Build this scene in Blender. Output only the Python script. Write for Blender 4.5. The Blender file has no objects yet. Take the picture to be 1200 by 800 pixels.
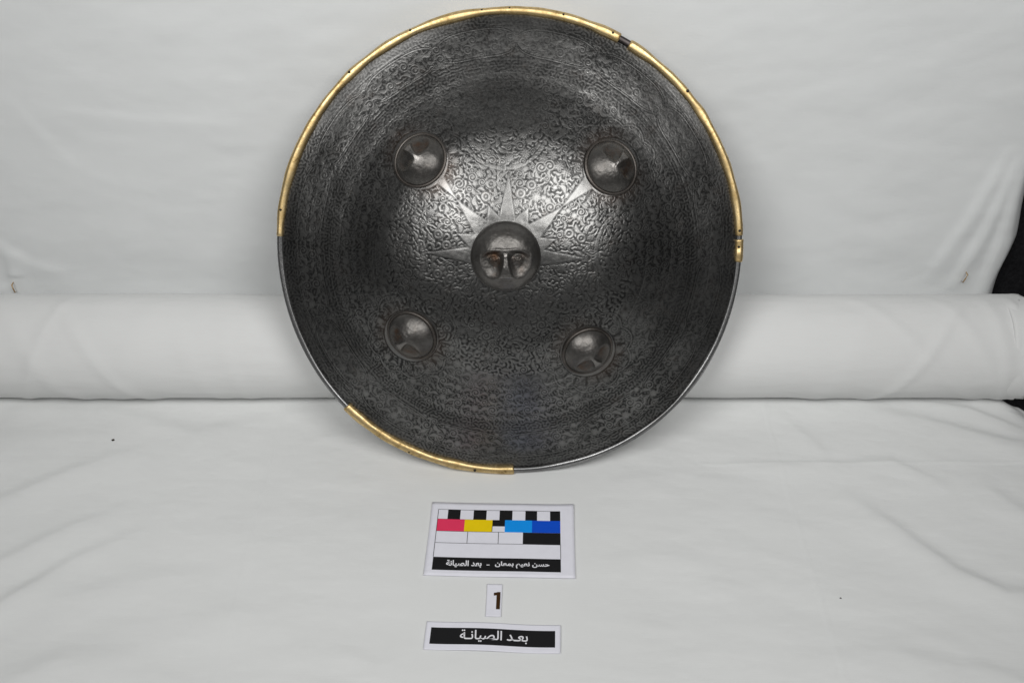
import bpy, bmesh, math, random
import numpy as np
from mathutils import Vector, Matrix

R_ = math.radians
rng = np.random.default_rng(11)
random.seed(5)
sc = bpy.context.scene
C = sc.collection

# ---------------------------------------------------------------- camera
cam_d = bpy.data.cameras.new('camera')
cam_d.sensor_width = 36.0
cam_d.lens = 36.0
cam_d.clip_start = 0.01
cam_d.clip_end = 50.0
cam = bpy.data.objects.new('camera', cam_d)
cam.location = (0, 0, 0.697)
cam.rotation_euler = (R_(90 - 37), 0, 0)
C.objects.link(cam)
sc.camera = cam

# ---------------------------------------------------------------- world (dim room) and the two studio lamps
w = bpy.data.worlds.new('World')
sc.world = w
w.use_nodes = True
w.node_tree.nodes['Background'].inputs[0].default_value = (0.93, 0.97, 1.0, 1)
w.node_tree.nodes['Background'].inputs[1].default_value = 0.025

def area(name, loc, target, size, power, col):
    d = bpy.data.lights.new(name, 'AREA')
    d.spread = R_(114); d.shape = 'DISK'; d.size = size; d.energy = power; d.color = col
    o = bpy.data.objects.new(name, d)
    o.location = loc
    o.rotation_euler = (Vector(target) - Vector(loc)).to_track_quat('-Z', 'Y').to_euler()
    C.objects.link(o)
area('studio_lamp', (-0.46, -0.10, 1.17), (-0.03, 0.86, 0.27), 0.66, 3.95, (1.0, 0.994, 0.980))
area('studio_lamp', (0.46, -0.10, 1.17), (0.03, 0.86, 0.27), 0.66, 3.75, (1.0, 0.994, 0.980))

vs = sc.view_settings
vs.view_transform = 'Standard'; vs.look = 'None'; vs.exposure = 0.0; vs.gamma = 1.0
vs.use_curve_mapping = False

# ---------------------------------------------------------------- helpers
def smooth(a, b, x):
    t = np.clip((x - a) / (b - a), 0, 1)
    return t * t * (3 - 2 * t)

def tag(o, label=None, cat=None, group=None, kind=None):
    if label: o['label'] = label
    if cat: o['category'] = cat
    if group: o['group'] = group
    if kind: o['kind'] = kind
    return o

def link(name, me, mat=None, parent=None):
    o = bpy.data.objects.new(name, me)
    if mat is not None: me.materials.append(mat)
    C.objects.link(o)
    if parent is not None: o.parent = parent
    return o

def grid_mesh(name, V, closed_u=False, shade=True):
    """V: (nv, nu, 3) array of points -> quad sheet"""
    nv, nu = V.shape[:2]
    me = bpy.data.meshes.new(name)
    i = np.arange(nv * nu).reshape(nv, nu)
    if closed_u:
        a = i[:-1]; b = np.roll(a, -1, 1); d = i[1:]; c = np.roll(d, -1, 1)
    else:
        a = i[:-1, :-1]; b = i[:-1, 1:]; c = i[1:, 1:]; d = i[1:, :-1]
    q = np.stack([a, b, c, d], -1).reshape(-1, 4).astype(np.int32)
    me.vertices.add(nv * nu)
    me.vertices.foreach_set('co', np.ascontiguousarray(V.reshape(-1), dtype=np.float32))
    me.loops.add(q.size)
    me.loops.foreach_set('vertex_index', q.reshape(-1))
    me.polygons.add(len(q))
    me.polygons.foreach_set('loop_start', np.arange(0, q.size, 4, dtype=np.int32))
    me.polygons.foreach_set('loop_total', np.full(len(q), 4, dtype=np.int32))
    me.update(calc_edges=True)
    if shade:
        me.polygons.foreach_set('use_smooth', np.ones(len(q), dtype=bool))
    return me

def attr(me, name, vals):
    a = me.attributes.new(name, 'FLOAT', 'POINT')
    a.data.foreach_set('value', np.ascontiguousarray(vals.reshape(-1), dtype=np.float32))

def fbm(shape, beta, lo=1.0, seed=0):
    """smooth random field by spectral synthesis, zero mean, unit deviation"""
    r = np.random.default_rng(seed)
    n, m = shape
    fy = np.fft.fftfreq(n)[:, None] * n; fx = np.fft.rfftfreq(m)[None] * m
    k = np.sqrt(fx * fx + fy * fy); k[0, 0] = 1
    s = np.fft.rfft2(r.standard_normal(shape)) * np.where(k >= lo, k ** (-beta), 0)
    f = np.fft.irfft2(s, s=shape)
    return (f - f.mean()) / f.std()

def sample(M, u, v):
    """bilinear lookup, u,v in 0..1"""
    n, m = M.shape
    x = np.clip(u * (m - 1), 0, m - 1.001); y = np.clip(v * (n - 1), 0, n - 1.001)
    x0 = x.astype(int); y0 = y.astype(int); fx = x - x0; fy = y - y0
    return (M[y0, x0] * (1 - fx) * (1 - fy) + M[y0, x0 + 1] * fx * (1 - fy)
            + M[y0 + 1, x0] * (1 - fx) * fy + M[y0 + 1, x0 + 1] * fx * fy)

# ---------------------------------------------------------------- materials
class NT:
    def __init__(s, name):
        s.m = bpy.data.materials.new(name); s.m.use_nodes = True
        s.t = s.m.node_tree; s.b = s.t.nodes['Principled BSDF']
    def n(s, typ, **kw):
        nd = s.t.nodes.new(typ)
        for k, v in kw.items():
            if k.startswith('_'): setattr(nd, k[1:], v)
            else: nd.inputs[k.replace('__', ' ')].default_value = v
        return nd
    def l(s, a, b): s.t.links.new(a, b)
    def noise(s, scale, detail=4, rough=0.55, vec=None):
        nd = s.n('ShaderNodeTexNoise', Scale=scale, Detail=detail, Roughness=rough)
        if vec is None:
            vec = s.n('ShaderNodeTexCoord').outputs['Object']
        s.l(vec, nd.inputs['Vector'])
        return nd.outputs['Fac']
    def ramp(s, fac, pts):
        nd = s.n('ShaderNodeValToRGB')
        e = nd.color_ramp.elements
        while len(e) < len(pts): e.new(0.5)
        for x, (p, c) in zip(e, pts):
            x.position = p; x.color = (*c, 1) if len(c) == 3 else c
        s.l(fac, nd.inputs['Fac']); return nd.outputs['Color']
    def rampf(s, fac, pts):
        return s.ramp(fac, [(p, (v, v, v)) for p, v in pts])
    def mix(s, fac, a, b, typ='MIX'):
        nd = s.n('ShaderNodeMix', _data_type='RGBA', _blend_type=typ)
        for sock, v in ((nd.inputs[0], fac), (nd.inputs[6], a), (nd.inputs[7], b)):
            if hasattr(v, 'is_linked'): s.l(v, sock)
            elif isinstance(v, (int, float)): sock.default_value = v
            else: sock.default_value = (*v, 1)
        return nd.outputs[2]
    def math(s, op, a, b=None):
        nd = s.n('ShaderNodeMath', _operation=op)
        for sock, v in zip(nd.inputs, (a, b)):
            if v is None: continue
            if hasattr(v, 'is_linked'): s.l(v, sock)
            else: sock.default_value = v
        return nd.outputs[0]
    def bump(s, h, dist, strength=1.0):
        nd = s.n('ShaderNodeBump', Strength=strength, Distance=dist)
        s.l(h, nd.inputs['Height']); s.l(nd.outputs['Normal'], s.b.inputs['Normal'])
    def attr(s, name):
        return s.n('ShaderNodeAttribute', _attribute_name=name).outputs['Fac']
    def set(s, **kw):
        for k, v in kw.items():
            k = k.replace('__', ' ')
            if hasattr(v, 'is_linked'): s.l(v, s.b.inputs[k])
            else: s.b.inputs[k].default_value = (*v, 1) if isinstance(v, tuple) and len(v) == 3 else v
        return s.m

def cloth_mat(name, col, weave=2200.0):
    t = NT(name)
    co = t.n('ShaderNodeTexCoord').outputs['Object']
    blot = t.noise(7, 5, 0.6, co)
    c = t.ramp(blot, [(0.3, tuple(x * 0.965 for x in col)), (0.7, col)])
    wx = t.n('ShaderNodeTexWave', Scale=weave / 6.283, Distortion=1.2, Detail=1.0, _wave_type='BANDS', _bands_direction='X')
    wy = t.n('ShaderNodeTexWave', Scale=weave / 6.283, Distortion=1.2, Detail=1.0, _wave_type='BANDS', _bands_direction='Y')
    wz = t.n('ShaderNodeTexWave', Scale=weave / 6.283, Distortion=1.2, Detail=1.0, _wave_type='BANDS', _bands_direction='Z')
    for x in (wx, wy, wz): t.l(co, x.inputs['Vector'])
    h = t.math('ADD', t.math('ADD', wx.outputs['Fac'], wy.outputs['Fac']), wz.outputs['Fac'])
    slub = t.n('ShaderNodeMapping'); slub.inputs['Scale'].default_value = (60, 900, 900)
    t.l(co, slub.inputs['Vector'])
    sl = t.noise(1.0, 3, 0.6, slub.outputs['Vector'])
    h2 = t.math('ADD', t.math('MULTIPLY', h, 0.25), t.math('MULTIPLY', sl, 1.3))
    t.bump(h2, 0.00012, 0.55)
    return t.set(Base__Color=c, Roughness=0.92, Specular__IOR__Level=0.12, Sheen__Weight=0.08)

M_table = cloth_mat('white_cotton', (0.755, 0.765, 0.76))
M_wall = cloth_mat('white_backdrop_cotton', (0.745, 0.76, 0.76))
M_roll = cloth_mat('white_rolled_cotton', (0.725, 0.73, 0.725))

t = NT('black_felt')
M_black = t.set(Base__Color=t.ramp(t.noise(260, 5, 0.7), [(0.3, (0.006, 0.006, 0.007)), (0.75, (0.022, 0.022, 0.024))]),
                Roughness=0.95, Specular__IOR__Level=0.1)
t.bump(t.noise(500, 3, 0.7), 0.001, 0.6)

# engraved, browned steel of the bowl: 'wear' = how far the skin of oxide is rubbed off, from the chasing and handling
def steel(name, dark, light, r_dark, r_light, rust=0.0):
    t = NT(name)
    co = t.n('ShaderNodeTexCoord').outputs['Object']
    wear = t.attr('wear')
    blot = t.noise(19, 8, 0.68, co)
    fine = t.noise(420, 4, 0.7, co)
    f = t.math('ADD', wear, t.math('MULTIPLY', t.math('SUBTRACT', blot, 0.5), 1.15))
    f = t.math('ADD', f, t.math('MULTIPLY', t.math('SUBTRACT', fine, 0.5), 0.45))
    col = t.ramp(f, [(0.08, dark), (0.92, light)])
    rs = t.rampf(t.noise(60, 5, 0.7, co), [(0.56, 0.0), (0.72, 0.35)])
    ra = t.math('MULTIPLY', t.math('ADD', t.attr('rust'), t.math('MULTIPLY', rs, 0.35)), 1.0)
    ra = t.n('ShaderNodeClamp'); 
    su = t.math('ADD', t.attr('rust'), t.math('MULTIPLY', rs, 0.30))
    t.l(su, ra.inputs['Value'])
    col = t.mix(ra.outputs[0], col, (0.10, 0.052, 0.028))
    rough = t.math('ADD', t.rampf(f, [(0.1, r_dark), (0.9, r_light)]), t.math('MULTIPLY', t.math('SUBTRACT', fine, 0.5), 0.2))
    t.bump(t.noise(900, 4, 0.7, co), 0.00012, 0.5)
    return t.set(Base__Color=col, Metallic=0.92, Roughness=rough, Specular__IOR__Level=0.4)

M_bowl = steel('engraved_steel', (0.035, 0.035, 0.0345), (0.21, 0.208, 0.203), 0.40, 0.30)
M_boss = steel('boss_steel', (0.045, 0.043, 0.040), (0.21, 0.20, 0.19), 0.50, 0.36)
M_iron = steel('rim_iron', (0.03, 0.03, 0.031), (0.34, 0.34, 0.34), 0.45, 0.27)
M_gap = steel('bare_rim_iron', (0.028, 0.024, 0.024), (0.10, 0.088, 0.085), 0.55, 0.42)

t = NT('gilded_brass')
co = t.n('ShaderNodeTexCoord').outputs['Object']
f = t.math('ADD', t.math('MULTIPLY', t.noise(55, 6, 0.7, co), 0.6), t.math('MULTIPLY', t.noise(190, 4, 0.6, co), 0.4))
cb = t.ramp(f, [(0.34, (0.17, 0.105, 0.04)), (0.42, (0.52, 0.375, 0.17)), (0.60, (0.78, 0.60, 0.32))])
t.bump(t.noise(160, 4, 0.55, co), 0.0005, 0.3)
M_brass = t.set(Base__Color=cb, Metallic=0.95, Roughness=t.rampf(f, [(0.35, 0.55), (0.6, 0.36)]))

t = NT('dark_rivet')
M_rivet = t.set(Base__Color=t.ramp(t.noise(800, 2), [(0.3, (0.012, 0.009, 0.006)), (0.8, (0.05, 0.035, 0.02))]), Roughness=0.7, Metallic=0.3)
t = NT('dark_leather')
M_leather = t.set(Base__Color=t.ramp(t.noise(40, 5), [(0.3, (0.03, 0.015, 0.008)), (0.8, (0.07, 0.035, 0.018))]), Roughness=0.7)

t = NT('pin_brass')
M_pin = t.set(Base__Color=t.ramp(t.noise(300, 2), [(0.3, (0.42, 0.25, 0.10)), (0.7, (0.62, 0.42, 0.20))]), Metallic=0.4, Roughness=0.4)
def paper_mat(name, col, rough=0.55):
    t = NT(name)
    c = t.ramp(t.noise(90, 4, 0.6), [(0.3, tuple(x * 0.95 for x in col)), (0.7, col)])
    t.bump(t.noise(700, 3, 0.6), 0.0001, 0.3)
    return t.set(Base__Color=c, Roughness=rough, Specular__IOR__Level=0.2)
M_paper = paper_mat('white_paper', (0.80, 0.80, 0.87))
INK = {'black': (0.010, 0.010, 0.011), 'red': (0.80, 0.045, 0.125), 'yellow': (0.88, 0.64, 0.004),
       'azure': (0.006, 0.30, 0.88), 'blue': (0.004, 0.078, 0.60), 'white': (0.80, 0.80, 0.84), 'brown': (0.045, 0.018, 0.003)}
M_ink = {k: paper_mat('print_' + k, v, 0.5) for k, v in INK.items()}

# ---------------------------------------------------------------- the dark board and table under the cloths
def box_mesh(name, lo, hi):
    bm = bmesh.new()
    vs_ = [bm.verts.new((x, y, z)) for x in (lo[0], hi[0]) for y in (lo[1], hi[1]) for z in (lo[2], hi[2])]
    for q in ((0, 1, 3, 2), (4, 6, 7, 5), (0, 4, 5, 1), (2, 3, 7, 6), (0, 2, 6, 4), (1, 5, 7, 3)):
        bm.faces.new([vs_[k] for k in q])
    bmesh.ops.recalc_face_normals(bm, faces=bm.faces)
    me = bpy.data.meshes.new(name); bm.to_mesh(me); bm.free()
    return me
tag(link('tabletop', box_mesh('tabletop', (-0.95, 0.15, -0.06), (0.95, 1.02, -0.016)), M_black), kind='structure')
tag(link('wall', box_mesh('wall', (-0.95, 0.940, -0.015), (0.95, 0.99, 1.0)), M_black), kind='structure')

# ---------------------------------------------------------------- white cloth on the table
def crease(X, Y, pts, width, height):
    """rounded fold running along a polyline, fading at both ends"""
    pts = np.array(pts, float)
    seg = np.diff(pts, axis=0); L = np.hypot(*seg.T); tot = L.sum(); acc = 0
    best = np.full(X.shape, 1e9); tt = np.zeros(X.shape); sg = np.zeros(X.shape)
    for p, s, l in zip(pts[:-1], seg, L):
        u = np.clip(((X - p[0]) * s[0] + (Y - p[1]) * s[1]) / l / l, 0, 1)
        dx = X - p[0] - u * s[0]; dy = Y - p[1] - u * s[1]
        d = np.hypot(dx, dy); k = d < best
        side = np.sign(s[0] * dy - s[1] * dx)
        best = np.where(k, d, best); tt = np.where(k, (acc + u * l) / tot, tt); sg = np.where(k, side, sg); acc += l
    fade = np.clip(np.sin(math.pi * np.clip(tt, 0, 1)), 0, 1) ** 0.7
    a = best / np.where(sg > 0, width, width * 2.2)          # steeper on one side
    return height * fade * np.exp(-a * a)

nx, ny = 620, 520
u = np.linspace(0, 1, nx)[None].repeat(ny, 0); v = np.linspace(0, 1, ny)[:, None].repeat(nx, 1)
Y = 0.15 + v * (0.935 - 0.15)
right = 0.60 + 0.0 * Y
edge = np.interp(Y, [0.15, 0.45, 0.70, 0.780, 0.800, 0.822, 0.85, 0.935], [0.82, 0.80, 0.64, 0.560, 0.543, 0.530, 0.522, 0.52])
X = -0.82 + u * (edge + 0.82)
TABLE_CREASES = [
    ([(-0.56, 0.62), (-0.4785, 0.673), (-0.42, 0.715), (-0.36, 0.752)], 0.010, 0.0030),
    ([(-0.53, 0.545), (-0.455, 0.597), (-0.40, 0.64), (-0.352, 0.672)], 0.009, 0.0030),
    ([(-0.52, 0.50), (-0.44, 0.545), (-0.385, 0.605), (-0.33, 0.640)], 0.008, 0.0034),
    ([(-0.40, 0.555), (-0.33, 0.580), (-0.25, 0.590)], 0.010, 0.0016),
    ([(-0.52, 0.80), (-0.42, 0.800), (-0.32, 0.770), (-0.20, 0.800)], 0.010, 0.0022),
    ([(0.21, 0.730), (0.27, 0.722), (0.33, 0.726)], 0.007, 0.0018),
    ([(0.30, 0.725), (0.37, 0.728), (0.42, 0.690)], 0.007, 0.0024),
    ([(0.31, 0.690), (0.345, 0.645), (0.385, 0.590), (0.42, 0.565), (0.50, 0.560)], 0.010, 0.0044),
    ([(0.36, 0.80), (0.42, 0.785), (0.50, 0.752), (0.55, 0.74)], 0.008, 0.0030),
    ([(0.41, 0.812), (0.47, 0.80), (0.52, 0.77)], 0.006, 0.0030),
    ([(0.27, 0.800), (0.30, 0.755), (0.31, 0.725)], 0.008, 0.0018),
    ([(0.44, 0.70), (0.47, 0.66), (0.52, 0.63)], 0.012, 0.0030),
    ([(0.22, 0.50), (0.31, 0.505), (0.39, 0.48)], 0.012, 0.0022),
    ([(0.36, 0.50), (0.41, 0.47), (0.45, 0.42)], 0.010, 0.003),
    ([(-0.15, 0.515), (-0.11, 0.495), (-0.08, 0.505)], 0.008, 0.0012),
    ([(-0.42, 0.46), (-0.36, 0.50), (-0.30, 0.505)], 0.012, 0.0024),
    ([(0.06, 0.60), (0.12, 0.610), (0.19, 0.595)], 0.010, 0.0012),
    ([(0.09, 0.70), (0.16, 0.712), (0.22, 0.70)], 0.009, 0.0014),
]
Z = np.zeros_like(X)
for p, wd, ht in TABLE_CREASES: Z += crease(X, Y, p, wd, ht)
f1 = fbm((ny, nx), 2.3, 2, 3); f2 = fbm((ny, nx), 2.0, 9, 4)
Z += 0.0011 * f1 + 0.00028 * f2
# square fold marks left by the pressed cloth
for fx in (0.262, -0.235): Z += 0.00045 * np.exp(-((X - fx) / 0.0016) ** 2) * smooth(0.30, 0.36, Y)
for fy in (0.728,): Z += 0.0004 * np.exp(-((Y - fy) / 0.0016) ** 2) * smooth(0.16, 0.2, X)
# lies flat under the things standing on it, rounds down over its own edges
flat = 1 - np.exp(-(((X + 0.01) / 0.10) ** 4 + ((Y - 0.595) / 0.105) ** 4))
flat *= 1 - np.exp(-(((X + 0.002) / 0.10) ** 2 + ((Y - 0.714) / 0.03) ** 2))
flat *= 1 - 0.9 * smooth(0.80, 0.845, Y)
Z = Z * flat
Z += (0.0062 + 0.0006 * f1[260][None] + 0.0003 * f2[100][None]) * smooth(0.772, 0.822, Y)      # tucked up against the bolt
under = 0.0535 - np.sqrt(np.clip(0.0535 ** 2 - (Y - 0.846) ** 2, 0, None)) - 0.0006
Z = np.where(Y > 0.796, np.minimum(Z, under), Z)
Z -= np.clip(Z, 0, None) * 0.0
Z -= 0.013 * smooth(0.97, 1.0, u) ** 2
Z -= 0.0004
TABLE_Z = lambda x, y: float(Z[np.argmin(abs(Y[:, 0] - y)), np.argmin(abs(X[np.argmin(abs(Y[:, 0] - y))] - x))])
tc = link('table_cloth', grid_mesh('table_cloth', np.stack([X, Y, Z], -1)), M_table)
tag(tc, 'creased white cotton cloth spread flat over the dark table', 'cloth')
tc.modifiers.new('hem', 'SOLIDIFY').thickness = 0.0009
tc.modifiers['hem'].offset = -1

# ---------------------------------------------------------------- white cloth hung behind
nx, nz = 420, 260
u = np.linspace(0, 1, nx)[None].repeat(nz, 0); v = np.linspace(0, 1, nz)[:, None].repeat(nx, 1)
Zb = 0.003 + v * 0.72
redge = 0.5270 - 0.02 * (Zb - 0.08) - 0.16 * np.clip(Zb - 0.17, 0, 1) ** 2 + 0.0022 * np.sin(Zb * 46 + 1) * np.exp(-Zb * 3) + 0.004 * np.exp(-((Zb - 0.13) / 0.03) ** 2)
redge = redge + np.clip(Zb - 0.30, 0, 1) * 0.5
Xb = -0.86 + u * (redge + 0.86)
g1 = fbm((nz, nx), 2.4, 2, 8); g2 = fbm((nz, nx), 2.0, 10, 9)
Yb = 0.9105 + 0.0 * Xb - 0.00055 * g1 - 0.00022 * g2
WALL_CREASES = [
    ([(0.44, 0.09), (0.468, 0.17), (0.488, 0.25)], 0.006, 0.0034),
    ([(0.468, 0.08), (0.486, 0.15), (0.498, 0.24)], 0.005, 0.0042),
    ([(0.500, 0.06), (0.505, 0.14), (0.503, 0.22)], 0.004, 0.0035),
    ([(-0.56, 0.07), (-0.53, 0.085), (-0.525, 0.13)], 0.006, 0.0034),
    ([(-0.55, 0.15), (-0.51, 0.115), (-0.47, 0.10)], 0.006, 0.0020),
    ([(-0.46, 0.29), (-0.36, 0.275), (-0.25, 0.272)], 0.005, 0.0008),
    ([(-0.48, 0.30), (-0.45, 0.25), (-0.43, 0.22)], 0.006, 0.0008),
    ([(0.30, 0.36), (0.36, 0.28), (0.40, 0.20)], 0.020, 0.0008),
    ([(0.24, 0.17), (0.27, 0.24), (0.26, 0.33)], 0.020, 0.0005),
]
for p, wd, ht in WALL_CREASES: Yb -= crease(Xb, Zb, p, wd, ht)
k = np.exp(-((Xb / 0.12) ** 2 + ((Zb - 0.385) / 0.03) ** 2))
Yb = Yb * (1 - k) + 0.9105 * k
Yb += 0.02 * smooth(0.985, 1.0, u) ** 2
Yb = np.where(Zb < 0.1, np.maximum(Yb, 0.9085), Yb)
bc = link('backdrop_cloth', grid_mesh('backdrop_cloth', np.stack([Xb, Yb, Zb], -1)), M_wall)
tag(bc, 'white cotton backdrop cloth hanging against the dark wall', 'cloth')
bc.modifiers.new('hem', 'SOLIDIFY').thickness = 0.0008
bc.modifiers['hem'].offset = 1

# ---------------------------------------------------------------- bolt of white cloth between table and backdrop
RR, RY, RX0, RX1 = 0.0535, 0.8460, -0.78, 0.5185
roll = bpy.data.objects.new('cloth_roll', None); C.objects.link(roll)
roll.location = (0, RY, 0)
tag(roll, 'long white bolt of rolled cloth lying behind the shield', 'cloth roll')
na, nl = 150, 560
ang = np.linspace(0, 2 * math.pi, na, endpoint=False)
xs = np.linspace(RX0, RX1, nl)
A, S = np.meshgrid(ang, xs)
rr = RR + 0.00045 * np.roll(fbm((nl, na), 1.9, 2, 21), 3, 0)
def fold(x0, lean, a0, a1, wd, ht):
    xc = x0 + lean * (A - 2.3)
    return ht * np.exp(-((S - xc) / wd) ** 2) * smooth(a0, a0 + 0.5, A) * (1 - smooth(a1 - 0.5, a1, A))
for x0, lean, wd, ht in ((-0.49, 0.03, 0.012, 0.0012), (-0.465, -0.02, 0.007, 0.0012), (-0.43, 0.035, 0.009, 0.0012), (-0.37, -0.02, 0.016, 0.0009),
                         (-0.33, 0.02, 0.010, 0.0006), (-0.285, 0.01, 0.008, 0.0006), (0.29, 0.015, 0.012, 0.0006), (0.345, -0.02, 0.014, 0.0007),
                         (0.39, 0.05, 0.010, 0.0012), (0.425, -0.035, 0.008, 0.0013), (0.455, 0.03, 0.009, 0.0010), (0.485, 0.01, 0.007, 0.0010), (0.508, 0.006, 0.005, 0.0016)):
    rr = rr + fold(x0, lean, 1.2, 4.6, wd, ht)
zc = RR + 0.0
edge_x = np.where(S > RX1 - 0.004, 0.0025 * np.sin(A * 3 + 0.6) + 0.0015 * np.sin(A * 11), 0)
# angle measured so that pi = towards the viewer
PX = S + edge_x; PY = np.cos(A) * rr; PZ = zc + np.sin(A) * rr
PZ = np.maximum(PZ, 0.0006); PY = np.minimum(PY, RR + 0.006)
rb = link('wrapped_cloth', grid_mesh('wrapped_cloth', np.stack([PX, PY, PZ], -1), closed_u=True), M_roll, roll)
# loose outer layer and spiral layers at the right-hand end
def ring_sheet(name, r0, r1, x, n=120, loops=7):
    th = np.linspace(0, 2 * math.pi * loops, n * loops)
    rad = r0 + (r1 - r0) * th / th[-1]
    P = np.stack([np.stack([np.full_like(th, x - 0.03), np.cos(th) * rad, zc + np.sin(th) * rad], -1),
                  np.stack([x + 0.0015 * np.sin(th * 1.7), np.cos(th) * rad, zc + np.sin(th) * rad], -1)])
    o = link(name, grid_mesh(name, P), M_roll, roll)
    o.modifiers.new('thick', 'SOLIDIFY').thickness = 0.0011
ring_sheet('spiral_layers', 0.012, RR - 0.0025, RX1 - 0.003)
th = np.linspace(0.35, 3.9, 90)
wav = RX1 + 0.002 * np.sin(th * 5.2) + 0.0015 * np.sin(th * 13 + 1)
rad = RR + 0.0016 + 0.0012 * np.sin(th * 4)
P = np.stack([np.stack([RX1 - 0.022 + s * (wav + 0.0035 - RX1 + 0.022), np.cos(th) * (rad - (1 - s) * 0.002), zc + np.sin(th) * (rad - (1 - s) * 0.002)], -1) for s in np.linspace(0, 1, 8)])
fe = link('frayed_edge', grid_mesh('frayed_edge', P), M_roll, roll)
fe.modifiers.new('thick', 'SOLIDIFY').thickness = 0.0007

# ---------------------------------------------------------------- pins in the backdrop
def tube(name, pts, rad, mat, parent=None, n=10):
    pts = [Vector(p) for p in pts]
    rings = []
    for i, p in enumerate(pts):
        d = (pts[min(i + 1, len(pts) - 1)] - pts[max(i - 1, 0)]).normalized()
        a = d.orthogonal().normalized(); b = d.cross(a)
        r = rad[i] if isinstance(rad, (list, tuple)) else rad
        rings.append([p + r * (math.cos(q) * a + math.sin(q) * b) for q in np.linspace(0, 2 * math.pi, n, endpoint=False)])
    bm = bmesh.new()
    vv = [[bm.verts.new(q) for q in r] for r in rings]
    for r0, r1 in zip(vv[:-1], vv[1:]):
        for k_ in range(n): bm.faces.new((r0[k_], r0[(k_ + 1) % n], r1[(k_ + 1) % n], r1[k_]))
    bm.faces.new(vv[0][::-1]); bm.faces.new(vv[-1])
    bmesh.ops.recalc_face_normals(bm, faces=bm.faces)
    for f_ in bm.faces: f_.smooth = True
    me = bpy.data.meshes.new(name); bm.to_mesh(me); bm.free()
    return link(name, me, mat, parent)
for px, pz, lean, lab in ((-0.5300, 0.0855, -0.0005, 'tiny upright brass pin in the backdrop cloth, far from the bare black gap'),
                          (0.4775, 0.0985, 0.0022, 'tiny slanted brass pin in the backdrop cloth beside its hanging free edge')):
    y = 0.9035
    o = tube('pin', [(0, 0.006, -0.002), (0, 0, 0), (lean * 0.5, -0.0006, 0.005), (lean, -0.0003, 0.0095), (lean, 0.006, 0.0105)], [0.0004, 0.0006, 0.0007, 0.0007, 0.0004], M_pin)
    o.location = (px, y, pz - 0.004)
    tag(o, lab, 'pin')

# ================================================================ THE SHIELD
RO = 0.2150                      # outer radius
LEAN = 26.0
shield = bpy.data.objects.new('shield', None); C.objects.link(shield)
shield.location = (-0.0022, 0.714, 0.0010)
shield.rotation_euler = (R_(90 - LEAN), 0, 0)
tag(shield, 'round engraved dark steel shield with five face bosses and brass edging', 'shield')
CY = RO                          # disc centre in local coordinates: (0, CY, 0)
RB = RO - 0.0030                 # radius at which the bowl meets its rolled rim
KX = np.array([0, .10, .20, .30, .40, .50, .60, .70, .80, .90, .96, 1.0])
KH = np.array([1, .992, .962, .905, .822, .700, .528, .358, .229, .113, .044, .002])
H0 = 0.063
_fx = np.linspace(0, 1, 2001); _fh = np.interp(_fx, KX, KH)
for _ in range(3): _fh = np.convolve(np.pad(_fh, 60, mode='reflect', reflect_type='odd'), np.hanning(121) / np.hanning(121).sum(), 'valid')
_fh[:] = np.where(_fx < 0.05, _fh[100], _fh)
PROF = lambda q: H0 * np.interp(q, _fx, _fh)

def warp(V):
    # the old plate is a little out of round towards its lower quarters
    x, y = V[..., 0], V[..., 1] - CY
    rh = np.hypot(x, y) / RO; an = np.degrees(np.arctan2(x, y))
    k = 1 + 0.016 * np.clip(rh, 0, 1.2) ** 3 * np.exp(-((np.abs(an) - 138) / 27) ** 2)
    return np.stack([x * k, CY + y * k, V[..., 2]], -1)

# --- engraved relief, laid out on the plate itself
MS = 1500
gy, gx = np.mgrid[-1:1:MS * 1j, -1:1:MS * 1j]
rot = R_(2.0)                    # the design sits a little turned
dx_ = gx * math.cos(rot) - gy * math.sin(rot); dy_ = gx * math.sin(rot) + gy * math.cos(rot)
rho = np.hypot(gx, gy); phi = np.arctan2(dx_, dy_)        # phi: 0 up, clockwise
def turing(lam, seed, iters=16):
    ky = np.fft.fftfreq(MS)[:, None]; kx = np.fft.rfftfreq(MS)[None]
    k2 = kx * kx + ky * ky
    s1 = lam * 0.16; s2 = lam * 0.40
    K = np.exp(-2 * math.pi ** 2 * s1 * s1 * k2) - np.exp(-2 * math.pi ** 2 * s2 * s2 * k2)
    uu = np.random.default_rng(seed).standard_normal((MS, MS))
    for _ in range(iters):
        uu = np.fft.irfft2(np.fft.rfft2(uu) * K, s=(MS, MS))
        uu = np.tanh(2.2 * uu / uu.std() + 0.15)
    return uu
T_out = turing(9.0, 2, 12); T_in = turing(11.0, 7, 12)
relief = np.where(rho < 0.56, T_in, T_out)
ground = relief * 0.5
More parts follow.
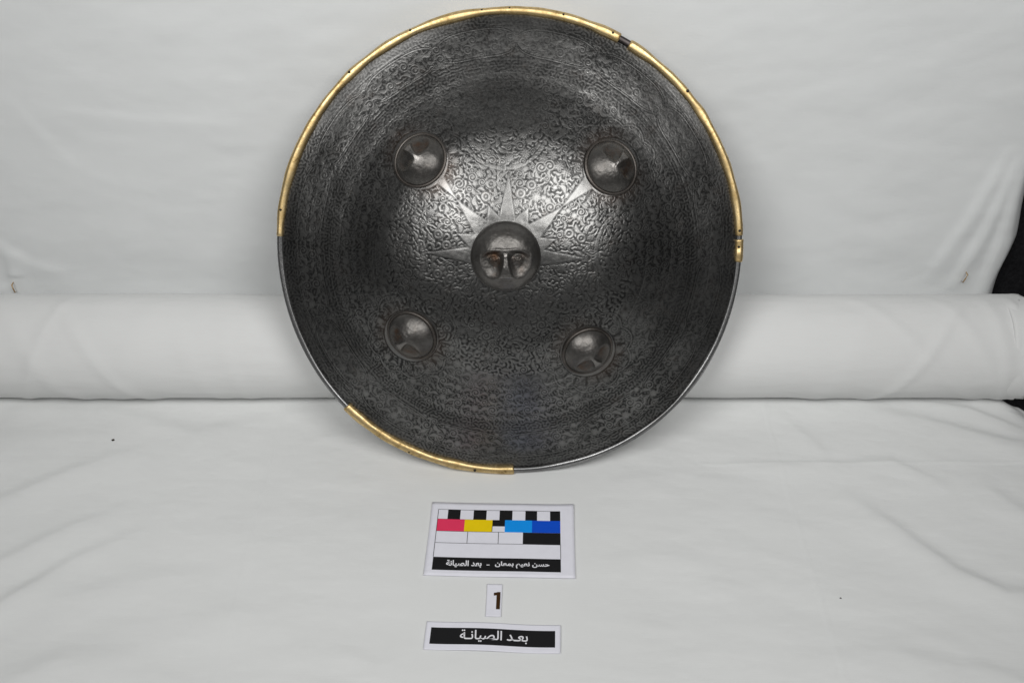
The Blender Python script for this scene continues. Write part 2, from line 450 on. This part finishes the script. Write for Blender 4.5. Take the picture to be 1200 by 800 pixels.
# stamped motifs: rosettes, curled leaves, scrolls
st = np.full((MS, MS), -9.0)
own = np.zeros((MS, MS), bool)
def stamp(cx, cy, s, a, kind):
    n = int(s * MS / 2 * 1.35) + 2
    ix = int((cx + 1) / 2 * (MS - 1)); iy = int((cy + 1) / 2 * (MS - 1))
    if ix < n or iy < n or ix >= MS - n or iy >= MS - n: return
    yy, xx = np.mgrid[-n:n + 1, -n:n + 1] / (s * MS / 2)
    p = xx * math.cos(a) + yy * math.sin(a); q = -xx * math.sin(a) + yy * math.cos(a)
    r = np.hypot(p, q)
    if kind == 'ring':
        h = np.maximum(1 - ((r - 0.72) / 0.27) ** 2, 0.8 - (r / 0.30) ** 2); m = r < 1.15
    elif kind == 'leaf':
        bend = q - 0.55 * p * p + 0.18
        wdt = 0.36 * np.clip(1 - p * p, 0, 1) ** 0.8 * (1.1 - 0.5 * p) + 1e-3
        h = 1 - (bend / wdt) ** 2; m = h > -1.2
        h = np.where((abs(bend) < 0.06) & (abs(p) < 0.6), h - 0.5, h)
    elif kind == 'scroll':
        th_ = np.arctan2(q, p)
        d = ((r * 2.0 - th_ / (2 * math.pi)) % 1.0) - 0.5
        h = 1 - (d / 0.30) ** 2; m = r < 1.0
        h = np.where(r < 0.2, 1 - (r / 0.2) ** 2 * 0.7, h)
    else:                                   # palmette: fan of five lobes
        th_ = np.arctan2(p, q)
        lob = 0.62 + 0.34 * np.abs(np.cos(th_ * 2.5))
        h = 1 - (r / lob) ** 4 - 0.9 * (np.abs(np.sin(th_ * 2.5)) < 0.18) * (r > 0.25); m = r < 1.0
    m = m & (np.abs(xx) <= 2)
    sl = (slice(iy - n, iy + n + 1), slice(ix - n, ix + n + 1))
    st[sl] = np.where(m, np.maximum(st[sl], np.clip(h, -1, 1)), st[sl]); own[sl] |= m

BOSS = [(-0.368, 0.388, 0.0232), (0.420, 0.360, 0.0236), (-0.418, -0.348, 0.0226), (0.333, -0.414, 0.0226)]
CB = (-0.0150, 0.0020, 0.0306)
pts = []
cells = {}
def far(x, y, d):
    i0, j0 = int(x / 0.05 + 40), int(y / 0.05 + 40)
    for i_ in (i0 - 1, i0, i0 + 1):
        for j_ in (j0 - 1, j0, j0 + 1):
            for (a, b, c) in cells.get((i_, j_), ()):
                if (a - x) ** 2 + (b - y) ** 2 < (d * 0.5 + c * 0.5) ** 2: return False
    return True
def note(x, y, d): cells.setdefault((int(x / 0.05 + 40), int(y / 0.05 + 40)), []).append((x, y, d))
def P2(r, deg):                             # design polar -> plate xy
    a = R_(deg) + rot * -1
    return r * math.sin(a - 0), r * math.cos(a - 0)
# paired rosettes between the rays
for kq in range(8):
    for r_, off in ((0.262, 18), (0.305, 25)):
        x, y = P2(r_, kq * 45 + off + (8 if kq % 2 else -6)); note(x, y, 0.040); stamp(x, y, 0.0205, 0, 'ring')
for _ in range(14000):
    rr_ = 0.15 + 0.38 * math.sqrt(random.random()); a = random.uniform(0, 2 * math.pi)
    x, y = rr_ * math.sin(a), rr_ * math.cos(a); s = random.choice((0.014, 0.017, 0.020, 0.024))
    if far(x, y, 1.45 * s): 
        note(x, y, 1.45 * s); stamp(x, y, s, random.uniform(0, 6.28), random.choice(('leaf', 'leaf', 'leaf', 'scroll', 'palm')))
# outer field: orderly rows of scrolls, leaves and palmettes running round the plate
ROWS = [(0.548, 0.021), (0.585, 0.017), (0.622, 0.021), (0.660, 0.017), (0.697, 0.021), (0.735, 0.018), (0.822, 0.016), (0.853, 0.022), (0.892, 0.022), (0.924, 0.015)]
for ri, (r0, s) in enumerate(ROWS):
    n_ = int(2 * math.pi * r0 / (s * 1.75)) // 4 * 4
    for k_ in range(n_):
        a = 2 * math.pi * (k_ + 0.5 * (ri % 2)) / n_ + random.gauss(0, 0.004)
        x, y = (r0 + random.gauss(0, 0.002)) * math.sin(a), (r0 + random.gauss(0, 0.002)) * math.cos(a)
        if s < 0.013: kd = 'ring'
        else: kd = ('scroll', 'leaf', 'palm', 'leaf')[k_ % 4] if ri % 2 == 0 else ('leaf', 'leaf', 'scroll')[k_ % 3]
        stamp(x, y, s * random.uniform(0.9, 1.08), -a + (0.0 if k_ % 2 else math.pi) + 0.5 * (-1) ** ri + random.gauss(0, 0.15), kd)
        # sprigs filling the gaps
        a2 = a + math.pi / n_
        x, y = (r0 + 0.55 * s) * math.sin(a2), (r0 + 0.55 * s) * math.cos(a2)
        stamp(x, y, s * 0.55, -a2 + 1.2 * (1 if k_ % 2 else -1), 'leaf')
relief = np.where(own & (st > -8), np.where(st > -0.2, st, -0.75), np.where(rho > 0.53, 0.55 * relief - 0.3, relief))
# how strongly the chasing is still there
cut = 0.50 + 0.50 * smooth(-0.8, 1.0, sample(fbm((256, 256), 1.7, 2, 31), (gx + 1) / 2, (gy + 1) / 2))
cut = np.where(rho < 0.52, np.maximum(cut, 0.92), cut)
hgt = relief * cut
plain = np.zeros((MS, MS))                  # plain polished fields: rays, borders, frames
def lay(mask): 
    global plain
    plain = np.maximum(plain, mask)
# sun rays round the middle boss
r_b = np.hypot(gx - CB[0], gy - CB[1]); p_b = np.arctan2((gx - CB[0]) * math.cos(rot) - (gy - CB[1]) * math.sin(rot), (gx - CB[0]) * math.sin(rot) + (gy - CB[1]) * math.cos(rot))
aa = 0.006
for kq in range(8):
    a0 = R_(kq * 45 + (2 if kq % 2 else 0)); L = 0.345 if kq % 2 == 0 else 0.50
    w0 = 0.040 if kq % 2 == 0 else 0.046
    da = (p_b - a0 + math.pi) % (2 * math.pi) - math.pi
    t_ = r_b * np.cos(da); n_ = np.abs(r_b * np.sin(da))
    if kq % 2 == 0: wd = w0 * (L - t_) / (L - 0.12)
    else: wd = np.maximum(w0 * (0.315 - t_) / 0.19, 0.026 * (t_ - 0.29) / 0.13 * (t_ < 0.50))
    fd = 0.25 if kq in (3, 4, 5) else 1.0
    lay(fd * smooth(-aa, aa, wd - n_) * (np.abs(da) < 1) * (t_ < L))
    a1 = a0 + R_(22.5)
    da = (p_b - a1 + math.pi) % (2 * math.pi) - math.pi
    t_ = r_b * np.cos(da); n_ = np.abs(r_b * np.sin(da))
    lay((0.25 if kq in (2, 3, 4, 5) else 1.0) * smooth(-aa, aa, 0.036 * (0.222 - t_) / 0.08 - n_) * (np.abs(da) < 1) * (t_ < 0.225))
# four roundels on the axes, eight-lobed ground border
for kq in range(4):
    cx, cy = P2(0.535, kq * 90)
    d = np.hypot((gx - cx), (gy - cy))
    fd = (0.42, 0.55, 0.10, 0.30)[kq]
    lay(fd * smooth(0.012, 0.007, np.abs(d - 0.178)) * smooth(0.58, 0.42, rho))
# petals round the four outer bosses
for bx, by, br in BOSS:
    d = np.hypot(gx - bx, gy - by); an = np.arctan2(gy - by, gx - bx)
    pet = 0.175 + 0.022 * np.abs(np.sin(an * 5))
    lay(smooth(0.008, 0.003, np.abs(d - pet)) * 0.4)
    lay(smooth(0.124, 0.116, d))
    groove = (np.abs(((an * 9 / math.pi) % 1) - 0.5) < 0.10) & (d > 0.128) & (d < 0.165)
    hgt = np.where(groove, -0.6, hgt)
# concentric border lines and cartouches near the rim
for r0, w_ in ((0.968, 0.007), (0.945, 0.004), (0.800, 0.006), (0.775, 0.004)):
    lay(0.22 * smooth(w_ + 0.003, w_ - 0.001, np.abs(rho - r0)))
lob = 16
ca = (phi * lob / (2 * math.pi)) % 1.0
cart = np.abs((ca - 0.5) * 2) ; half = 0.058 * np.clip(1 - cart ** 4, 0, 1) ** 0.5
lay(0.5 * smooth(0.006, 0.002, np.abs(np.abs(rho - 0.872) - half)) * (cart < 0.985))
lay(smooth(0.985, 0.992, rho))
hgt = hgt * (1 - plain) + 0.75 * plain
# incised line that borders each plain field
edge_ = np.abs(np.gradient(plain)[0]) + np.abs(np.gradient(plain)[1])
hgt -= np.clip(edge_ * 4.0, 0, 1) * 1.1 * (rho < 0.95)
# the face of fine grooves: concentric scratches and turning marks left by cleaning
scr = np.zeros((MS, MS))
for _ in range(110):
    r0 = random.choice((random.uniform(0.70, 0.96), random.uniform(0.4, 0.96))); a0 = random.uniform(-math.pi, math.pi)
    if random.random() < 0.45: a0 = random.uniform(-2.2, -0.7)
    ln = random.uniform(0.05, 0.30); wob = random.uniform(-0.03, 0.03)
    d = rho - r0 - wob * (phi - a0); da = np.abs((phi - a0 + math.pi) % (2 * math.pi) - math.pi)
    scr = np.maximum(scr, (np.abs(d) < 0.0016) * (da < ln) * random.uniform(0.3, 1.0))
wearmap = 0.40 + (0.46 - 0.10 * smooth(0.62, 0.4, rho)) * hgt + 0.12 * smooth(0.62, 0.25, rho) + 0.06 * plain
wearmap = wearmap + 0.42 * scr

# --- bowl: fine polar sheet carrying the relief
nr, nt = 430, 1440
q = np.linspace(0.05, 1.0, nr) ** 0.93; th = np.linspace(0, 2 * math.pi, nt, endpoint=False)
Q, TH = np.meshgrid(q, th, indexing='ij')
ux, uy = Q * np.sin(TH), Q * np.cos(TH)
hv = sample(hgt - 0.5 * scr, (ux + 1) / 2, (uy + 1) / 2)
dent = sample(fbm((256, 256), 2.6, 2, 55), (ux + 1) / 2, (uy + 1) / 2) * 0.00075 + sample(fbm((512, 512), 1.9, 12, 56), (ux + 1) / 2, (uy + 1) / 2) * 0.00005
AMP = 0.000085 - 0.000022 * smooth(0.40, 0.62, Q)
zz = PROF(Q) + dent * smooth(1.0, 0.9, Q) + AMP * hv * smooth(1.0, 0.985, Q)
V = np.stack([ux * RB, CY + uy * RB, zz], -1)
me = grid_mesh('bowl', warp(V)[:, ::-1], closed_u=True)
attr(me, 'wear', sample(wearmap, (ux + 1) / 2, (uy + 1) / 2)[:, ::-1])
rust = np.zeros_like(Q)
for bx, by, br in BOSS:
    d = np.hypot(ux - bx, uy - by)
    rust += 0.20 * np.exp(-((d - 0.125) / 0.035) ** 2) * (0.5 + 0.5 * np.sin(np.arctan2(uy - by, ux - bx) * 2 + bx * 9))
attr(me, 'rust', np.clip(rust, 0, 1)[:, ::-1])
bowl = link('bowl', me, M_bowl, shield)

# leather lining behind the bowl
ql = np.linspace(0.0, 0.985, 40); tl = np.linspace(0, 2 * math.pi, 120, endpoint=False)
QL, TL = np.meshgrid(ql, tl, indexing='ij')
V = np.stack([QL * np.sin(TL) * RB, CY + QL * np.cos(TL) * RB, PROF(QL) - 0.0028], -1)
link('lining', grid_mesh('lining', warp(V), closed_u=True), M_leather, shield)

# --- bosses with a face: forehead up, two sunk eye sockets, nose between them
def boss_mesh(name, rad, hgt_, seed, outer):
    n1, n2 = 110, 220
    q = np.linspace(0.0, 1.0, n1) ** 0.8; th = np.linspace(0, 2 * math.pi, n2, endpoint=False)
    Q, TH = np.meshgrid(q, th, indexing='ij')
    x, y = Q * np.sin(TH), Q * np.cos(TH)
    z = hgt_ / rad * (np.clip(1 - Q ** 2.3, 0, 1) ** 0.62 if not outer else np.clip(1 - Q ** 1.75, 0, 1) ** 0.66)
    ax = np.abs(x)
    # sockets
    sx = (ax - 0.36 - 0.05 * outer) / (0.36 + 0.05 * outer); sy = (y + 0.04 + 0.10 * outer) / (0.56 + 0.08 * outer)
    d = np.hypot(sx, sy)
    brow = 0.235 - 0.45 * np.clip(ax - 0.25, 0, 1) ** 2 - 0.25 * np.clip(0.16 - ax, 0, 1)
    sock = smooth(1.02, 0.30, d) ** 0.8 * smooth(brow + 0.04 - 0.08 * outer, brow - 0.12 - 0.17 * outer, y)
    noseW = np.interp(y, [-0.56, -0.46, -0.25, 0.05, 0.22], [0.17, 0.15, 0.08, 0.045, 0.075])
    nose = smooth(noseW + 0.05, noseW - 0.03, ax) * smooth(-0.60, -0.52, y) * smooth(0.30, 0.12, y)
    sock = sock * (1 - nose)
    z = z - (0.16 - 0.01 * outer) * sock
    # brow ridge, eyes with lids, nose tip, lips, cheeks
    by_ = 0.235 - 0.42 * np.clip(ax - 0.22, 0, 1) ** 2 * 2
    z = z + (0.028 if not outer else 0.0) * np.exp(-((y - by_) / 0.045) ** 2) * smooth(0.72, 0.5, ax)
    e = np.hypot((ax - 0.345) / 0.135, (y + 0.01) / 0.070)
    z = z + (1 - 0.65 * outer) * 0.060 * np.clip(1 - e * e, 0, 1) ** 0.6 + (1 - outer) * 0.018 * np.exp(-((e - 1.12) / 0.16) ** 2)
    z = z - (1 - outer) * 0.02 * np.exp(-((e - 0.45) / 0.10) ** 2)
    z = z + 0.045 * nose * smooth(0.2, -0.5, y)
    for my, mh in ((-0.675, 0.012), (-0.755, 0.012)):
        z = z + mh * np.exp(-((y - my + 0.18 * x * x) / 0.030) ** 2) * smooth(0.30, 0.12, ax)
    z = z - 0.005 * np.exp(-((y + 0.715) / 0.02) ** 2) * smooth(0.28, 0.15, ax)
    nz_ = fbm((128, 128), 1.8, 3, seed)
    z = z + 0.0035 * sample(nz_, (x + 1) / 2, (y + 1) / 2)
    z = np.where(Q > 0.985, np.minimum(z, 0.02), z)
    V = np.stack([x * rad, y * rad, z * rad], -1)
    me = grid_mesh(name, V[:, ::-1], closed_u=True)
    wr = 0.52 - 0.18 * sock + 0.55 * nose + 0.20 * np.exp(-((y - by_) / 0.05) ** 2) * smooth(0.72, 0.5, ax) + 0.25 * smooth(0.9, 1.0, Q) + 0.18 * np.clip(1 - e, 0, 1)
    attr(me, 'wear', wr[:, ::-1])
    lf = sample(fbm((64, 64), 1.6, 2, seed + 5), (x + 1) / 2, (y + 1) / 2)
    attr(me, 'rust', np.clip(sock * (0.30 + 0.25 * lf) * (0.75 + 0.25 * np.sign(x) * (-1)), 0, 1)[:, ::-1])
    return me

def lathe(name, prof, n, mat, parent, wear=0.4):
    th = np.linspace(0, 2 * math.pi, n, endpoint=False)
    pr = np.array(prof)
    V = np.stack([pr[:, :1] * np.sin(th), pr[:, :1] * np.cos(th), np.repeat(pr[:, 1:], n, 1)], -1)
    me = grid_mesh(name, V[:, ::-1], closed_u=True)
    attr(me, 'wear', np.full((len(prof), n), wear)); attr(me, 'rust', np.full((len(prof), n), 0.12))
    return link(name, me, mat, parent)

def slope_frame(x, y):
    """frame standing on the bowl at plate coords (unit radius)"""
    e = 0.01
    hz = lambda a, b: float(PROF(np.hypot(a, b)))
    gxx = (hz(x + e, y) - hz(x - e, y)) / (2 * e * RB); gyy = (hz(x, y + e) - hz(x, y - e)) / (2 * e * RB)
    n = Vector((-gxx, -gyy, 1)).normalized()
    return Vector((x * RB, CY + y * RB, hz(x, y))), n

def put_boss(x, y, rad, h, down, seed, collar, sink):
    p, n = slope_frame(x, y)
    dn = Vector((down[0], down[1], 0)); dn = (dn - n * dn.dot(n)).normalized()
    yax = -dn; xax = yax.cross(n).normalized()
    Mx = Matrix((xax, yax, n)).transposed().to_4x4(); Mx.translation = p - n * sink
    b = link('boss', boss_mesh('boss', rad, h, seed, 1 if collar else 0), M_boss, shield)
    b.matrix_local = Mx
    if collar:
        lathe('collar', [(rad * 1.09, -0.003), (rad * 1.085, sink + 0.0001), (rad * 1.07, sink + 0.0005), (rad * 1.04, sink + 0.0009), (rad * 1.01, sink + 0.0010), (rad * 0.97, sink + 0.0008), (rad * 0.93, 0)], 96, M_boss, b, 0.34)
    return b
cb = put_boss(CB[0], CB[1], CB[2], 0.0185, (0.02, -1, 0), 70, False, 0.0009)
cb['label'] = 'large central boss with a sunken-eyed face'
for i, (bx, by, br) in enumerate(BOSS):
    L_ = math.hypot(bx, by)
    put_boss(bx, by, br, 0.0155, (bx / L_, by / L_, 0), 80 + i, True, 0.0016)

# --- rim: rolled iron edge all round, brass edging over parts of it
def rim_arc(name, a0, a1, rr0, rz0, mat, seed, wob=0.0, n=None, z0=0.0, sec=18, caps=True, mid=None):
    n = n or max(12, int(abs(a1 - a0) * 2.2))
    al = np.radians(np.linspace(a0, a1, n)); ps = np.linspace(0, 2 * math.pi, sec, endpoint=False)
    r = np.random.default_rng(seed)
    full = abs(a1 - a0) > 359
    k1 = np.interp(np.linspace(0, 1, n), np.linspace(0, 1, max(6, n // 6)), r.standard_normal(max(6, n // 6)))
    k2 = np.interp(np.linspace(0, 1, n), np.linspace(0, 1, max(6, n // 9)), r.standard_normal(max(6, n // 9)))
    for _ in range(2):
        k1 = np.convolve(np.pad(k1, 3, mode='edge'), np.ones(7) / 7, 'valid'); k2 = np.convolve(np.pad(k2, 3, mode='edge'), np.ones(7) / 7, 'valid')
    if full: k1[-1] = k1[0]; k2[-1] = k2[0]
    rad0 = mid if mid else RO - 0.0031
    V = np.zeros((n, sec, 3)); wr = np.zeros((n, sec))
    for j in range(n):
        tp = 1.0
        if caps and not full:
            e = min(j, n - 1 - j)
            tp = (0.02, 0.93, 1.0)[min(e, 2)]
        cs, sn = np.cos(ps), np.sin(ps)
        sr = np.sign(cs) * np.abs(cs) ** 0.8 * rr0 * (1 + wob * k1[j]) * tp
        sz = np.sign(sn) * np.abs(sn) ** 0.8 * rz0 * (1 + wob * k2[j]) * tp
        rd = rad0 + sr - np.where(cs < 0, 1, 0) * wob * 0.0022 * k2[j] * (rr0 > 0.003)
        V[j, :, 0] = rd * math.sin(al[j]); V[j, :, 1] = CY + rd * math.cos(al[j]); V[j, :, 2] = z0 + sz
        wr[j] = 0.35 + 0.45 * np.clip(sn, 0, 1) ** 2 + 0.15 * k1[j]
    # squeeze the two end rings onto the neighbours to make square-cut ends
    if caps and not full:
        for j, jn in ((0, 1), (n - 1, n - 2)):
            c = V[jn].mean(0); V[j] = c + (V[jn] - c) * 0.02
    me = grid_mesh(name, warp(V), closed_u=True)
    attr(me, 'wear', wr); attr(me, 'rust', np.zeros((n, sec)))
    o = link(name, me, mat, shield)
    return o
rim_arc('iron_rim', 0, 360, 0.0028, 0.0030, M_iron, 1, 0.10, n=400, caps=False)
BRASS = [(-87.0, 27.9, 101), (29.8, 86.8, 102), (87.2, 93.2, 103), (178.5, 226.6, 104)]
for a0, a1, sd in BRASS:
    b = rim_arc('brass_edging', a0, a1, 0.0040 if sd != 103 else 0.0042, 0.0046, M_brass, sd, 0.12, n=int((a1 - a0) * 2.2) + 14)
    b['label'] = 'worn brass strip wrapped round the rim'
rim_arc('bare_gap', 27.2, 30.4, 0.0032, 0.0034, M_gap, 9, 0.02, n=10, caps=False)['label'] = 'dark bare iron between two brass strips'
# small dark pins and pits along the brass
def rivet(adeg, off, s):
    a = R_(adeg); rad = RO - 0.0031 + off
    bm = bmesh.new(); bmesh.ops.create_icosphere(bm, subdivisions=2, radius=s)
    for v_ in bm.verts: v_.co.z *= 0.5
    me = bpy.data.meshes.new('rivet'); bm.to_mesh(me); bm.free()
    for p_ in me.polygons: p_.use_smooth = True
    zt = 0.0046 * math.sqrt(max(0.05, 1 - (off / 0.0041) ** 2))
    o = link('rivet', me, M_rivet, shield)
    o.location = warp(np.array([rad * math.sin(a), CY + rad * math.cos(a), zt]))
for a, off, s in ((-6.6, 0.0016, .0007), (-24.3, 0.002, .0008), (-42, 0.002, .0010), (-61, 0.0005, .0011), (0, 0.0022, .0006), (12.9, 0.0018, .0008), (25.4, 0.0014, .0010),
                  (32.4, 0.0012, .0012), (33.4, 0.0018, .0009), (48.2, 0.0022, .0011), (67, 0.0015, .0010), (85.2, 0.0, .0010), (89.2, -0.001, .0009), (206.5, 0.0015, .0011), (189, 0.0018, .0011), (219, -0.002, .0008), (-80, 0.001, .0008)):
    rivet(a, off * 0.9, s * 1.35)

# ================================================================ CARDS AND LABELS
def sheet(name, w_, h_, bend, mat, parent, thick=0.00032, nx=40, ny=24, z=0.0006, jitter=0.0):
    x = np.linspace(-w_ / 2, w_ / 2, nx); y = np.linspace(-h_ / 2, h_ / 2, ny)
    Xs, Ys = np.meshgrid(x, y)
    V = np.stack([Xs + jitter * np.sin(Ys * 170), Ys + jitter * np.sin(Xs * 90 + 1), z + bend(Xs, Ys)], -1)
    o = link(name, grid_mesh(name, V), mat, parent)
    m = o.modifiers.new('paper', 'SOLIDIFY'); m.thickness = thick; m.offset = -1
    return o
def patch(name, x0, x1, y0, y1, bend, mat, parent, lift):
    """one printed field: x from the left, y from the top, card coordinates"""
    nx = max(2, int((x1 - x0) / 0.003) + 2)
    Xs, Ys = np.meshgrid(np.linspace(x0, x1, nx), np.linspace(y0, y1, 4 if abs(y1 - y0) > 0.003 else 2))
    V = np.stack([Xs, Ys, 0.0006 + lift + bend(Xs, Ys)], -1)
    if y1 < y0: V = V[::-1]
    return link(name, grid_mesh(name, V, shade=True), mat, parent)
def lettering(name, text, cx, cy, width, height, bold, bend, mat, parent, lift):
    cu = bpy.data.curves.new(name, 'FONT'); cu.body = text; cu.size = 1; cu.offset = bold; cu.resolution_u = 4
    o = bpy.data.objects.new(name, cu); C.objects.link(o)
    dg = bpy.context.evaluated_depsgraph_get(); dg.update()
    me = bpy.data.meshes.new_from_object(o.evaluated_get(dg))
    bpy.data.objects.remove(o); bpy.data.curves.remove(cu)
    co = np.zeros(len(me.vertices) * 3, np.float32); me.vertices.foreach_get('co', co); co = co.reshape(-1, 3)
    lo, hi = co.min(0), co.max(0)
    s = width / (hi[0] - lo[0]); sy = height / (hi[1] - lo[1])
    co[:, 0] = (co[:, 0] - (lo[0] + hi[0]) / 2) * s + cx
    co[:, 1] = (co[:, 1] - (lo[1] + hi[1]) / 2) * sy + cy
    co[:, 2] = 0.0006 + lift + bend(co[:, 0], co[:, 1])
    me.vertices.foreach_set('co', co.reshape(-1)); me.update()
    me.materials.clear()
    return link(name, me, mat, parent)

def card_root(name, x, y, rz, label, cat):
    o = bpy.data.objects.new(name, None); C.objects.link(o)
    o.location = (x, y, 0.0002); o.rotation_euler = (0, 0, R_(rz)); tag(o, label, cat)
    return o

# colour and scale card
W, Hc = 0.1316, 0.0872
card = card_root('colour_card', -0.0098, 0.6287, -1.6, 'white printed colour and scale card with checker row and black caption', 'colour card')
bend1 = lambda x, y: 0.0016 * np.clip((x - 0.035) / 0.03, 0, 2) ** 2 * (0.6 + 6 * y) * (x > 0.035) + 0.0007 * (y / 0.0436) ** 2 + 0.0002 * np.sin(x * 60)
sheet('paper', W, Hc, bend1, M_paper, card)
BX0, BX1, BY0, BY1 = -0.0592, 0.0534, 0.0345, -0.0372
bx = lambda f: BX0 + f * (BX1 - BX0)
by = lambda f: BY0 + f * (BY1 - BY0)
L1, L2, L3, L4 = 0.00008, 0.00016, 0.00024, 0.0003
rows = (0.0, 0.162, 0.365, 0.560, 0.792, 1.0)
def line(x0, y0, x1, y1, t=0.00022):
    if abs(y1 - y0) < 1e-9: patch('rule', bx(x0), bx(x1), by(y0) + t, by(y0) - t, bend1, M_ink['black'], card, L3)
    else: patch('rule', bx(x0) - t, bx(x0) + t, by(y0), by(y1), bend1, M_ink['black'], card, L3 + 0.00004)
cols = [0, 0.080, 0.183, 0.291, 0.397, 0.504, 0.609, 0.715, 0.811, 0.917, 1.0]
for i_ in range(10):
    if i_ % 2: patch('black_field', bx(cols[i_]), bx(cols[i_ + 1]), by(0), by(rows[1]), bend1, M_ink['black'], card, L1)
for c0, c1, k_ in ((0, 0.223, 'red'), (0.223, 0.449, 'yellow'), (0.551, 0.771, 'azure'), (0.771, 1.0, 'blue')):
    patch(k_ + '_field', bx(c0), bx(c1), by(rows[1]), by(rows[2]), bend1, M_ink[k_], card, L2)
patch('black_field', bx(0.449), bx(0.551), by(rows[1]), by(0.268), bend1, M_ink['black'], card, L2)
patch('black_field', bx(0.699), bx(1.0), by(rows[2]), by(rows[3]), bend1, M_ink['black'], card, L1)
patch('caption_band', bx(0), bx(1.0), by(rows[4]), by(rows[5]), bend1, M_ink['black'], card, L1)
line(0, 0, 1, 0); line(0, 0, 0, rows[4]); line(1, rows[3], 1, rows[4]); line(0, rows[2], 0.55, rows[2]); line(0, rows[3], 1, rows[3])
line(0, rows[1], 0.3, rows[1], 0.00012); line(0.255, rows[2], 0.255, rows[3]); line(0.503, rows[2], 0.503, rows[3]); line(0.449, 0.268, 0.449, rows[2])
A1 = '\ufea3\ufeb4\ufee6'; A2 = '\ufee7\ufecc\ufef4\ufee2'; A3 = '\ufe91\ufee4\ufecc\ufe8e\ufee5'
B1 = '\ufe91\ufecc\ufeaa'; B2 = '\ufe8d\ufedf\ufebc\ufef4\ufe8e\ufee7\ufe94'
lettering('lettering', (A1 + ' ' + A2 + ' ' + A3)[::-1], bx(0.700), by(0.898), 0.0478, 0.0078, 0.030, bend1, M_ink['white'], card, L2)
patch('dash', bx(0.422), bx(0.446), by(0.899), by(0.911), bend1, M_ink['white'], card, L2)
lettering('lettering', (B1 + ' ' + B2)[::-1], bx(0.245), by(0.893), 0.0312, 0.0082, 0.030, bend1, M_ink['white'], card, L2)

# number label
num = card_root('number_label', -0.0152, 0.5604, -1.5, 'small white paper tag with a dark brown number one', 'label')
bend2 = lambda x, y: 0.0005 * (y / 0.017) ** 2
sheet('paper', 0.0131, 0.0340, bend2, M_paper, num, nx=12)
bm = bmesh.new()
pg = [(0.0052, 0.0087), (0.0052, -0.0094), (0.0020, -0.0094), (0.0020, 0.0052), (-0.0004, 0.0048), (-0.0004, 0.0078), (0.0018, 0.0082), (0.0028, 0.0087)]
bm.faces.new([bm.verts.new((x, y, 0.0006 + L2 + 0.0002)) for x, y in pg][::-1])
me = bpy.data.meshes.new('numeral'); bm.to_mesh(me); bm.free()
link('numeral', me, M_ink['brown'], num)

# caption strip
strip = card_root('caption_strip', -0.0158, 0.5227, -2.3, 'narrow white paper strip with white script on a black band', 'label')
bend3 = lambda x, y: 0.0006 * (1 + np.sin(x * 75 + 2.2)) + 0.0003 * np.abs(x / 0.055) ** 3
sheet('paper', 0.1108, 0.0276, bend3, M_paper, strip, nx=60)
patch('caption_band', -0.0511, 0.0510, 0.0079, -0.0083, bend3, M_ink['black'], strip, L1)
B1t = '\ufe91\ufecc\u0640\ufeaa'; B2t = '\ufe8d\ufedf\ufebc\ufef4\ufe8e\ufee7\u0640\ufe94'
lettering('lettering', (B1t + ' ' + B2t)[::-1], 0.0010, 0.0003, 0.0555, 0.0118, 0.012, bend3, M_ink['white'], strip, L2)

# ---------------------------------------------------------------- crumbs on the cloth
def crumb(x, y, s, lab):
    bm = bmesh.new(); bmesh.ops.create_icosphere(bm, subdivisions=1, radius=s)
    for v_ in bm.verts: v_.co *= random.uniform(0.6, 1.25); v_.co.z *= 0.55; v_.co.x *= 1.3
    me = bpy.data.meshes.new('crumb'); bm.to_mesh(me); bm.free()
    o = link('crumb', me, M_rivet); o.location = (x, y, TABLE_Z(x, y) + s * 0.35); tag(o, lab, 'crumb')
crumb(-0.3995, 0.7601, 0.0017, 'dark crumb on the table cloth near the bolt of cloth')
crumb(0.2790, 0.5637, 0.0008, 'tiny dark speck on the table cloth to the side of the number tag')
